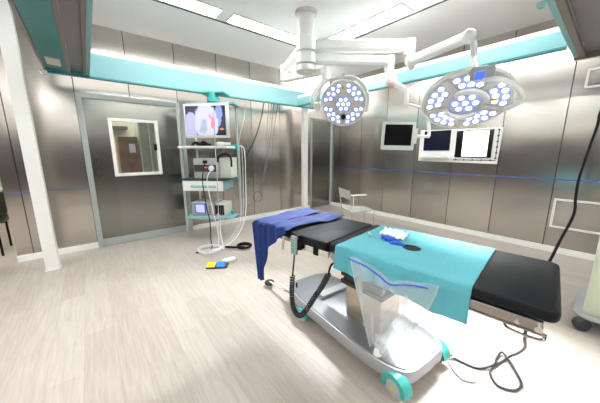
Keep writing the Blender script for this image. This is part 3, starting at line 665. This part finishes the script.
# ================================================================ chair by the wall
t = thing('acrylic_chair', 'see-through pale chair with thin chrome legs behind the operating table', 'chair', (3.65, 2.8, 0))
FR, FL, BL, BR = Vector((3.77, 2.57, 0)), Vector((3.35, 2.71, 0)), Vector((3.50, 3.08, 0)), Vector((3.93, 2.88, 0))
z = Vector((0, 0, 1))
MB().hexa([p+z*.445 for p in (FR, FL, BL, BR)], [p+z*.457 for p in (FR, FL, BL, BR)]).build('seat', 'chair_acrylic', t, bevel=.004)
for p in (FR, FL, BL, BR):
    MB().cyl(p+z*.0, p+z*.445, .009, n=10).build('leg', 'chrome', t)
d = MB(); P4 = [p+z*.44 for p in (FR, FL, BL, BR, FR)]
for a, b in zip(P4, P4[1:]): d.cyl(a, b, .008, n=8)
d.build('seat_frame', 'chrome', t)
out = (FL-FR).normalized()*.06
MB().tube([FL+z*.45, FL+z*.62+out*.4, FL+z*.82+out], .009).build('back_frame', 'chrome', t); d = MB(); d.tube([BL+z*.45, BL+z*.62+out*.4, BL+z*.82+out], .009); d.build('back_frame', 'chrome', t)
MB().hexa([FL+z*.66+out*.5, BL+z*.66+out*.5, BL+z*.66+out*.7, FL+z*.66+out*.7], [FL+z*.82+out, BL+z*.82+out, BL+z*.82+out*1.2, FL+z*.82+out*1.2]).build('backrest', 'chair_acrylic', t, bevel=.003)
md = (BL+BR)/2
MB().tube([BL+z*.66+out*.4, md+z*.66, BR+z*.66-out*.3], .014).cyl(md+z*.45, md+z*.66, .007).build('armrest', 'lamp_white', t)
md = (FL+FR)/2

# ================================================================ operating table
TO = Vector((1.18, .05, 0)); al = radians(6.3)
w_ = Vector((cos(al), sin(al), 0)); u_ = Vector((-sin(al), cos(al), 0))
TM = Matrix(((w_.x, u_.x, 0, TO.x), (w_.y, u_.y, 0, TO.y), (0, 0, 1, 0), (0, 0, 0, 1)))   # x across (away from camera side), y along the table
T = lambda: MB(TM)
t = thing('operating_table', 'black padded operating table on grey wheeled base with steel pillar', 'operating table', (1.5, 1.2, 0))
# base chassis: domed cover with rounded ends
bo = radians(-4.5)
BMx = Matrix.Translation((1.55, 1.22, 0)) @ Matrix.Rotation(-bo, 4, 'Z').inverted()
def B(): return MB(BMx)
def base_ring(d, sc, z, L=.67, Wd=.29, bulge=.07, y_off=0):
    pts = []
    for k in range(40):
        a = 2*pi*k/40; c, s_ = cos(a), sin(a)
        x = Wd*sc[0]*math.copysign(abs(c)**.36, c); y = L*sc[1]*math.copysign(abs(s_)**.6, s_)+y_off
        pts.append(d.v((x, y, z)))
    return pts
d = B(); R = [base_ring(d, (.97, .985), .085), base_ring(d, (1, 1), .10), base_ring(d, (1, 1), .155), base_ring(d, (.98, .99), .172), base_ring(d, (.94, .97), .172)]
for a, b in zip(R, R[1:]):
    for i in range(40): d.f([a[i], a[(i+1) % 40], b[(i+1) % 40], b[i]])
d.f(R[0][::-1]); d.f(R[-1]); d.build('base_rim', 'plastic_rim', t)
d = B(); R = [base_ring(d, (.94, .97), .165), base_ring(d, (.93, .965), .178), base_ring(d, (.84, .90), .186), base_ring(d, (.62, .66), .205), base_ring(d, (.55, .45), .215)]
for a, b in zip(R, R[1:]):
    for i in range(40): d.f([a[i], a[(i+1) % 40], b[(i+1) % 40], b[i]])
d.f(R[0][::-1]); d.f(R[-1]); base = d.build('base_cover', 'cover_grey', t)
d = B(); R = [base_ring(d, (.9, .92), .07), base_ring(d, (.9, .92), .10)]
for i in range(40): d.f([R[0][i], R[0][(i+1) % 40], R[1][(i+1) % 40], R[1][i]])
d.f(R[0][::-1]); d.f(R[1]); d.build('chassis', 'plastic_dark', t)
B().box(-.16, .16, .18, .26, .205, .245).build('base_seam', 'plastic_grey', base, bevel=.006)
def castor(x, y, yaw, cov='teal_cover', r=.065):
    P = BMx @ Vector((x, y, 0)); M = Matrix.Translation(P) @ Matrix.Rotation(yaw, 4, 'Z')
    w = MB(M).lathe([(r*.5, -.024), (r*.92, -.022), (r, -.012), (r, .012), (r*.92, .022), (r*.5, .024)], (0, 0, r), (0, 1, 0), 24).build('castor', 'wheel_grey', t)
    d = MB(M)
    for s0, s1 in ((-.036, -.026), (.026, .036)):
        prof = [(r*1.15*cos(radians(a)), r+r*1.15*sin(radians(a))) for a in range(-10, 201, 15)]+[(r*.72*cos(radians(a)), r+r*.72*sin(radians(a))) for a in range(200, -11, -15)]
        d.prism(prof, s0, s1, axis='y')
    prof = [(r*1.15*cos(radians(a)), r+r*1.15*sin(radians(a))) for a in range(-10, 191, 16)]+[(r*1.05*cos(radians(a)), r+r*1.05*sin(radians(a))) for a in range(190, -11, -16)]
    d.prism(prof, -.026, .026, axis='y'); d.build('wheel_cover', cov, w)
    MB(M).lathe([(r*.68, 0), (r*.68, .008), (r*.3, .012)], (0, -.024, r), (0, -1, 0), 20).build('hub_cap', 'wheel_grey', w)
    MB(M).lathe([(.012, 0), (.012, .004)], (0, -.036, r), (0, -1, 0), 12).build('hub_mark', 'label_yellow', w)
castor(-.24, -.60, radians(-98), r=.075)
castor(.24, -.59, radians(-100), r=.068)
castor(-.285, .31, radians(-80), r=.058)
castor(.25, .50, radians(80), r=.06)
# pillar and bellows
MB().hexa([(1.41, .86, .20), (1.70, .89, .20), (1.70, 1.19, .20), (1.41, 1.16, .20)], [(1.40, .86, .47), (1.70, .89, .47), (1.70, 1.19, .47), (1.40, 1.16, .47)]).build('pillar', 'pillar_steel', t, bevel=.006)
d = MB()
for k in range(9):
    z0 = .472+.031*k; g = .012 if k % 2 else -.004
    d.box(1.39+g, 1.71-g, .85+g, 1.20-g, z0, z0+.03)
d.build('bellows', 'rubber_black', t, smooth=False)
# frame and rails
d = T(); d.box(.05, .53, .05, 1.62, .80, .835); d.box(.12, .46, .7, 1.2, .755, .80)
d.build('top_frame', 'table_steel', t, bevel=.004)
for x0 in (.006, .555):
    T().box(x0, x0+.02, .03, .98, .808, .85).box(x0-.005, x0+.01, .02, .97, .80, .806).build('side_rail', 'rail_steel', t, bevel=.003)
    r_ = T().box(x0, x0+.02, 1.0, 1.33, .80, .843).build('side_rail', 'chrome', t, bevel=.003)
T().box(.0, .03, 1.08, 1.12, .795, .85).build('clamp', 'plastic_black', t, bevel=.004); T().box(.0, .03, 1.23, 1.28, .79, .84).build('clamp', 'plastic_black', t, bevel=.004)
T().cyl((.02, .04, .826), (-.01, .04, .826), .012).build('rail_screw', 'chrome', t); T().cyl((.02, .10, .826), (-.005, .10, .826), .008).build('rail_screw', 'chrome', t)
T().tube([(.03, .02, .80), (.02, .03, .775), (.02, .12, .775), (.03, .14, .80)], .006).build('end_bracket', 'chrome', t)
# pads
T().rbox(0, .585, -.01, 1.005, .855, .905, .04, .016).build('leg_pad', 'vinyl_black', t)
T().rbox(0, .585, 1.013, 1.335, .845, .902, .02, .014).build('back_pad', 'vinyl_black', t)
T().rbox(0.01, .575, 1.343, 1.70, .845, .90, .03, .014).build('head_pad', 'vinyl_black', t)
# brake pedal at the head end
P0, P1 = Vector((1.34, 1.80, .10)), Vector((1.38, 2.20, .06))
MB().cyl(P0+Vector((.03, -.08, 0)), P1, .014, n=10).build('brake_lever', 'chrome', t)
MB().ball(P1+Vector((0, .02, -.015)), .055, .5, (0, 0, 1)).build('brake_pedal', 'rubber_black', t)
T().cyl((.05, 1.45, .845), (.05, 1.47, .72), .01).build('head_strut', 'chrome', t)
d = B(); d.cyl((-.2, .52, .17), (-.2, .52, .23), .008); d.cyl((.08, .42, .2), (.08, .42, .25), .009)
d.build('lock_pin', 'plastic_black', t)
B().box(-.22, -.15, .44, .50, .176, .182).build('base_label', 'teal_cover', base)

# teal drape over the table
def grid_cloth(name, fn, nu, nv, m, thick=.002):
    bm = bmesh.new(); V = [[bm.verts.new(fn(i/nu, j/nv)) for j in range(nv+1)] for i in range(nu+1)]
    for i in range(nu):
        for j in range(nv): 
            bm.faces.new((V[i][j], V[i+1][j], V[i+1][j+1], V[i][j+1]))
    return bm
def cloth_build(bm, name, m, loc, thick=.002):
    me = bpy.data.meshes.new(name); bmesh.ops.recalc_face_normals(bm, faces=bm.faces); bm.to_mesh(me); bm.free(); me.materials.append(MATS[m])
    me.polygons.foreach_set('use_smooth', [True]*len(me.polygons))
    o = bpy.data.objects.new(name, me); COL.objects.link(o); recentre(o, loc)
    s = o.modifiers.new('thick', 'SOLIDIFY'); s.thickness = thick; s.offset = 1
    return o
def drape_fn(ov_front, ov_back, s0, s1, wob=.006, ztop=.909, x0=-.008, x1=.593):
    Lt = x1-x0; r = .022
    def fn(a, b):
        s = s0+(s1-s0)*b; of = ov_front(b); ob = ov_back(b)
        tot = of+Lt+ob; q = a*tot
        wv = wob*sin(b*23)+wob*.5*sin(b*51+1)
        if q < of:      # front hanging
            k = (of-q); x = x0-.004-.05*k+wv*min(1, k/.08); z = ztop-.012-k*.985
            if k < .02: x = x0+(.02-k)*.15; z = ztop-.004-k*.6
        elif q < of+Lt:
            x = x0+(q-of); z = ztop+.0012*sin(x*35+s*9)+.0015*sin(s*31)
            e_ = min(x-x0, x1-x)
            if e_ < r: z -= (1-math.sqrt(max(0, 1-(1-e_/r)**2)))*r*.6
        else:
            k = q-of-Lt; x = x1+.004+.04*k+wv*min(1, k/.08); z = ztop-.012-k*.985
        return TM @ Vector((x, s, z))
    return fn
fn = drape_fn(lambda b: .155-.03*b+.006*sin(b*9), lambda b: .14, .25, .935)
def fn_hole(a, b):
    return fn(a, b)
nu, nv = 110, 90
bm = grid_cloth('x', fn_hole, nu, nv, None)
# oval opening in the drape
hc = Vector((1.372, .672, .91)); bm.faces.ensure_lookup_table()
kill = []
for f in bm.faces:
    c = f.calc_center_median()
    if c.z > .89 and ((c.x-hc.x)/.05)**2+((c.y-hc.y)/.05)**2 < 1: kill.append(f)
bmesh.ops.delete(bm, geom=kill, context='FACES')
o = cloth_build(bm, 'surgical_drape', 'drape_teal', (1.35, .7, .75)); tag(o, 'light teal surgical drape with oval opening over the middle of operating table', 'drape')
# blue sheets over the head end
def sheet(name, fn, nu, nv, loc, label, th=.004):
    bm = grid_cloth('x', fn, nu, nv, None); o = cloth_build(bm, name, 'sheet_blue', loc, th); return tag(o, label, 'sheet')
def fn_low(a, b):
    # long sheet laid over the head end corner, hanging far down at the front left corner
    s = 1.535+.20*b; L1 = .20+.27*min(1, b/.4); Lt = .62; q = a*(L1+Lt)
    if q < L1:
        k = L1-q; x = -.018-.03*k+.012*sin(b*17); z = .908-k; s = s-(.07*b)*k/.45+.03*(k/.45)*(1-b)
        return TM @ Vector((x, s+.01, z))
    x = -.012+(q-L1); z = .911+.003*sin(x*22+s*18)+.004*sin(s*60)
    return TM @ Vector((x, s+.02*sin(x*5)+x*.02, z))
sheet('blue_sheet', fn_low, 60, 24, (1.05, 1.6, .45), 'royal blue cloth over head end of operating table with a tail hanging nearly to base')
def fn_end(a, b):
    x = -.02+.6*a; k = b*.16
    if k < .02: return TM @ Vector((x, 1.72+k, .914))
    return TM @ Vector((x, 1.742+.01*sin(a*15)*(k/.3), .914-(k-.02)))
def fn_top(a, b):
    s0 = 1.325+.03*sin(a*6)-.02*a; s1 = 1.50+.03*sin(a*5)-.03*a
    s = s0+(s1-s0)*b; Lf = .02+.15*b; Lt = .615; q = a*(Lf+Lt)
    if q < Lf:
        k = Lf-q; return TM @ Vector((-.030-.05*k+.012*sin(b*12), s+.02, .918-k))
    x = -.022+(q-Lf); return TM @ Vector((x, s, .921+.006*sin(s*55+x*7)+.004*sin(x*28)))
sheet('blue_sheet', fn_top, 60, 24, (1.1, 1.45, .75), 'royal blue folded cloth lying across the table beside the black back pad')

# gloves, swab and bag
def blob(name, c, sx, sy, sz, m, rz=0, seed=0, amp=.18, label='', cat=''):
    bm = bmesh.new(); bmesh.ops.create_icosphere(bm, subdivisions=3, radius=1)
    for v in bm.verts:
        k = 1+amp*(sin(v.co.x*4+seed)*cos(v.co.y*5+seed*2)+.5*sin(v.co.x*9+v.co.y*7+seed))
        v.co.x *= k*sx; v.co.y *= k*sy; v.co.z = max(v.co.z*k*sz, -sz*.3)
    me = bpy.data.meshes.new(name); bm.to_mesh(me); bm.free(); me.materials.append(MATS[m]); me.polygons.foreach_set('use_smooth', [True]*len(me.polygons))
    o = bpy.data.objects.new(name, me); COL.objects.link(o); o.location = c; o.rotation_euler = (0, 0, rz); return tag(o, label, cat) if label else o
def rest(o, zt):
    zm = min(v.co.z for v in o.data.vertices); o.location.z = zt-zm
rest(blob('surgical_glove', (1.385, .825, .92), .045, .024, .018, 'glove_blue', radians(95), 1, .3, 'crumpled blue glove touching the white gauze on the teal drape', 'glove'), .914)
rest(blob('surgical_glove', (1.355, .745, .92), .045, .018, .012, 'glove_blue', radians(100), 3, .3, 'flat blue glove between white gauze and the oval opening of drape', 'glove'), .914)
# crumpled white gauze mask with teal ties
bmg = grid_cloth('x', lambda a, b: Vector((1.42+.15*a, .94-.17*b+.05*(a-.5), .917+.008*abs(sin(a*9+b*4))+.008*sin(b*13+a*5)**2)), 24, 24, None)
t = cloth_build(bmg, 'gauze_mask', 'tissue_white', (1.46, .87, .915), .003); tag(t, 'crumpled white gauze with teal tie ends on the teal drape', 'gauze')
MB().tube([(1.40, .98, .922), (1.37, .96, .920), (1.36, .93, .919)], .006, n=6).build('tie', 'tape_teal', t)
MB().tube([(1.56, .80, .93), (1.50, .79, .925), (1.46, .785, .92)], .006, n=6).build('tie', 'tape_teal', t)
# clear bag
zipz = [(.80, .886), (.735, .882), (.685, .872), (.62, .850), (.565, .826), (.50, .850), (.44, .866), (.365, .876)]
def lerp(pts, u):
    for (a, za), (b, zb) in zip(pts, pts[1:]):
        if (a-u)*(b-u) <= 0 and a != b: f = (u-a)/(b-a); return za+(zb-za)*f
    return pts[-1][1]
def bag_fn(side):
    def fn(a, b):
        s = .80+(.355-.80)*a; zt = lerp(zipz, s)+.012
        b_ = b**.9
        sl = .80-(.80-.645)*(b_**1.3); sr = .36+(.565-.36)*(b_**1.6); s2 = sl+(sr-sl)*a
        zb = .44+.02*sin(a*6); z = zt+(zb-zt)*b
        bulge = sin(pi*a)*sin(pi*min(1, b*1.0))
        x = -.055-.02*b+side*(.045*bulge+.004)+.006*sin(a*21+b*3)
        return TM @ Vector((x, s2, z))
    return fn
t = thing('plastic_bag', 'clear plastic collection bag with blue seam hanging from front of teal drape', 'plastic bag', TM @ Vector((-.06, .6, .44)))
for sd in (-1, 1):
    bm = grid_cloth('x', bag_fn(sd), 30, 30, None); me = bpy.data.meshes.new('film'); bmesh.ops.recalc_face_normals(bm, faces=bm.faces)
    bm.transform(Matrix.Translation(-t.location)); bm.to_mesh(me); bm.free(); me.materials.append(MATS['clear_film']); me.polygons.foreach_set('use_smooth', [True]*len(me.polygons))
    o = bpy.data.objects.new('film_side', me); COL.objects.link(o); o.parent = t
MB(TM).tube([(-.072, s_, z_) for s_, z_ in zipz[:-1]]+[(-.072, .395, .874)], .0035, n=6, sm=4).build('blue_seam', 'zip_blue', t)
for f_ in (0, 1):
    MB().tube([bag_fn(-1)(f_, b/8) for b in range(9)], .0025, n=5, sm=3).build('side_seam', 'tape_clear', t)
MB(TM).cyl((-.08, .60, .425), (-.08, .60, .455), .022, .016).build('drain_port', 'tube_white', t)

# hand controller on its coiled cable
t = thing('hand_controller', 'grey hand controller with coiled black cable hooked on table side rail', 'hand controller', TM @ Vector((-.02, 1.26, .76)))
hc_ = MB(TM).rbox(-.045, -.015, 1.235, 1.285, .765, .895, .008, .005).build('handset', 'plastic_grey', t)
d = MB(TM)
for k in range(5): d.box(-.049, -.045, 1.245, 1.275, .785+.02*k, .797+.02*k)
d.build('buttons', 'teal_cover', hc_)
MB(TM).box(-.03, .0, 1.224, 1.234, .80, .88).box(-.03, .022, 1.224, 1.27, .897, .903).build('clip', 'plastic_black', t, bevel=.003)
MB(TM).tube([(-.03, 1.26, .765), (-.035, 1.262, .70), (-.045, 1.265, .61)], .006, n=6).build('thin_cable', 'plastic_black', t)
# helix along U-shaped path
path = [Vector(p) for p in ((-.045, 1.265, .61), (-.05, 1.268, .50), (-.05, 1.262, .40), (-.05, 1.235, .35), (-.05, 1.19, .345), (-.05, 1.14, .40), (-.05, 1.07, .52), (-.045, 1.00, .64), (-.04, .955, .735))]
dense = []
E_ = [2*path[0]-path[1]]+path+[2*path[-1]-path[-2]]
for i in range(1, len(E_)-2):
    a, b, c, dd = E_[i-1:i+3]
    for k in range(16):
        q = k/16; dense.append(.5*((2*b)+(-a+c)*q+(2*a-5*b+4*c-dd)*q*q+(-a+3*b-3*c+dd)*q**3))
hel = []; turns = 46; N = len(dense)
M_ = turns*9
for i in range(M_):
    f_ = i/(M_-1)*(N-1); j = min(int(f_), N-2); p = dense[j].lerp(dense[j+1], f_-j); T_ = (dense[j+1]-dense[j]).normalized()
    n_ = Vector((1, 0, 0)); b_ = T_.cross(n_).normalized(); a_ = 2*pi*turns*i/(M_-1); hel.append(p+.014*(cos(a_)*n_+sin(a_)*b_))
MB(TM).tube(hel, .0055, n=5, sm=1).build('coiled_cable', 'rubber_black', t)
MB(TM).tube([dense[-1], (-.03, .945, .79), (.03, .93, .80)], .006, n=6).build('thin_cable', 'plastic_black', t)
# cables on the floor at the foot end
cable('floor_cable', [(1.40, .15, .80), (1.45, .15, .62), (1.72, .17, .40), (1.95, .22, .20), (2.12, .27, .05), (2.12, .29, .012), (2.0, .32, .009), (1.90, .33, .009), (1.82, .27, .009), (1.85, .20, .009), (1.92, .175, .009), (1.98, .19, .010), (2.05, .24, .020), (2.13, .30, .026), (2.15, .33, .020), (2.06, .335, .012), (1.98, .33, .02), (1.88, .385, .009), (1.85, .47, .009), (1.84, .56, .02), (1.80, .62, .09)], .007, 'plastic_dark', 'dark cable dropping from foot end of operating table and looping on floor')
cable('floor_cable', [(1.84, .53, .02), (1.80, .55, .008), (1.74, .50, .008), (1.70, .43, .008), (1.74, .37, .008), (1.80, .39, .008)], .005, 'tube_grey', 'short grey cable loop on floor beside right castor of table base')

# ================================================================ cabinet at right edge
t = thing('rolling_cabinet', 'cream cabinet on grey base plate with black castors cut by right photo edge', 'cabinet', (3.25, -.28, 0))
MB().rbox(3.02, 3.60, -.62, .0, .135, .76, .03, .01).build('body', 'cabinet_cream', t)
MB().rbox(2.96, 3.66, -.68, .055, .112, .134, .10, .006).build('base_plate', 'plastic_grey', t)
for x, y in ((3.02, -.04), (3.58, -.04), (3.02, -.60), (3.58, -.60)):
    w = MB().lathe([(.025, -.034), (.048, -.032), (.055, -.015), (.055, .015), (.048, .032), (.025, .034)], (x-.03, y+.03, .055), (.75, .65, 0), 22).build('castor', 'plastic_dark', t)
    MB().cyl((x, y, .09), (x, y, .113), .02).build('castor_stem', 'plastic_black', w)

# ================================================================ left opening and corridor contents
t = thing('equipment_cart', 'dark equipment cart with pale shelf seen past the left end of steel wall', 'cart', (-1.3, 5.6, 0))
MB().box(-1.75, -1.04, 5.35, 5.9, .55, .90).build('body', 'plastic_black', t, bevel=.01)
MB().box(-1.78, -1.01, 5.32, 5.93, .90, .93).build('top_shelf', 'tube_grey', t, bevel=.005)
MB().box(-1.78, -1.01, 5.32, 5.93, .48, .51).build('lower_shelf', 'plastic_dark', t, bevel=.005)
for x in (-1.74, -1.1):
    for y in (5.36, 5.88): MB().cyl((x, y, 0), (x, y, .92), .014, n=8).build('leg', 'plastic_black', t)
t = thing('wooden_cupboard', 'brown wooden cupboard with paper notice seen through the door window', 'cupboard', (.7, 6.5, 0))
MB().box(.50, .84, 6.3, 6.8, 0, 1.76).build('body', 'wood_brown', t, bevel=.005)
MB().box(.68, .79, 6.295, 6.3, 1.44, 1.62).build('notice', 'paper', t, smooth=False)
t = thing('glass_cabinet', 'pale green glass cabinet right of the brown cupboard behind door window', 'cabinet', (1.1, 6.6, 0))
MB().box(.87, 1.45, 6.35, 6.8, 0, 2.1).build('body', 'pale_glass_cabinet', t, bevel=.005)
for x in (.88, 1.06, 1.25, 1.42): MB().box(x, x+.02, 6.33, 6.35, .1, 2.05).build('door_frame', 'white_paint', t, smooth=False)
o = MB().box(.36, .84, 7.6, 7.89, 2.0, 2.06).build('wall_shelf', 'plastic_dark'); recentre(o, (.6, 7.75, 2.0)); tag(o, 'dark wall shelf high behind the door window', 'shelf')
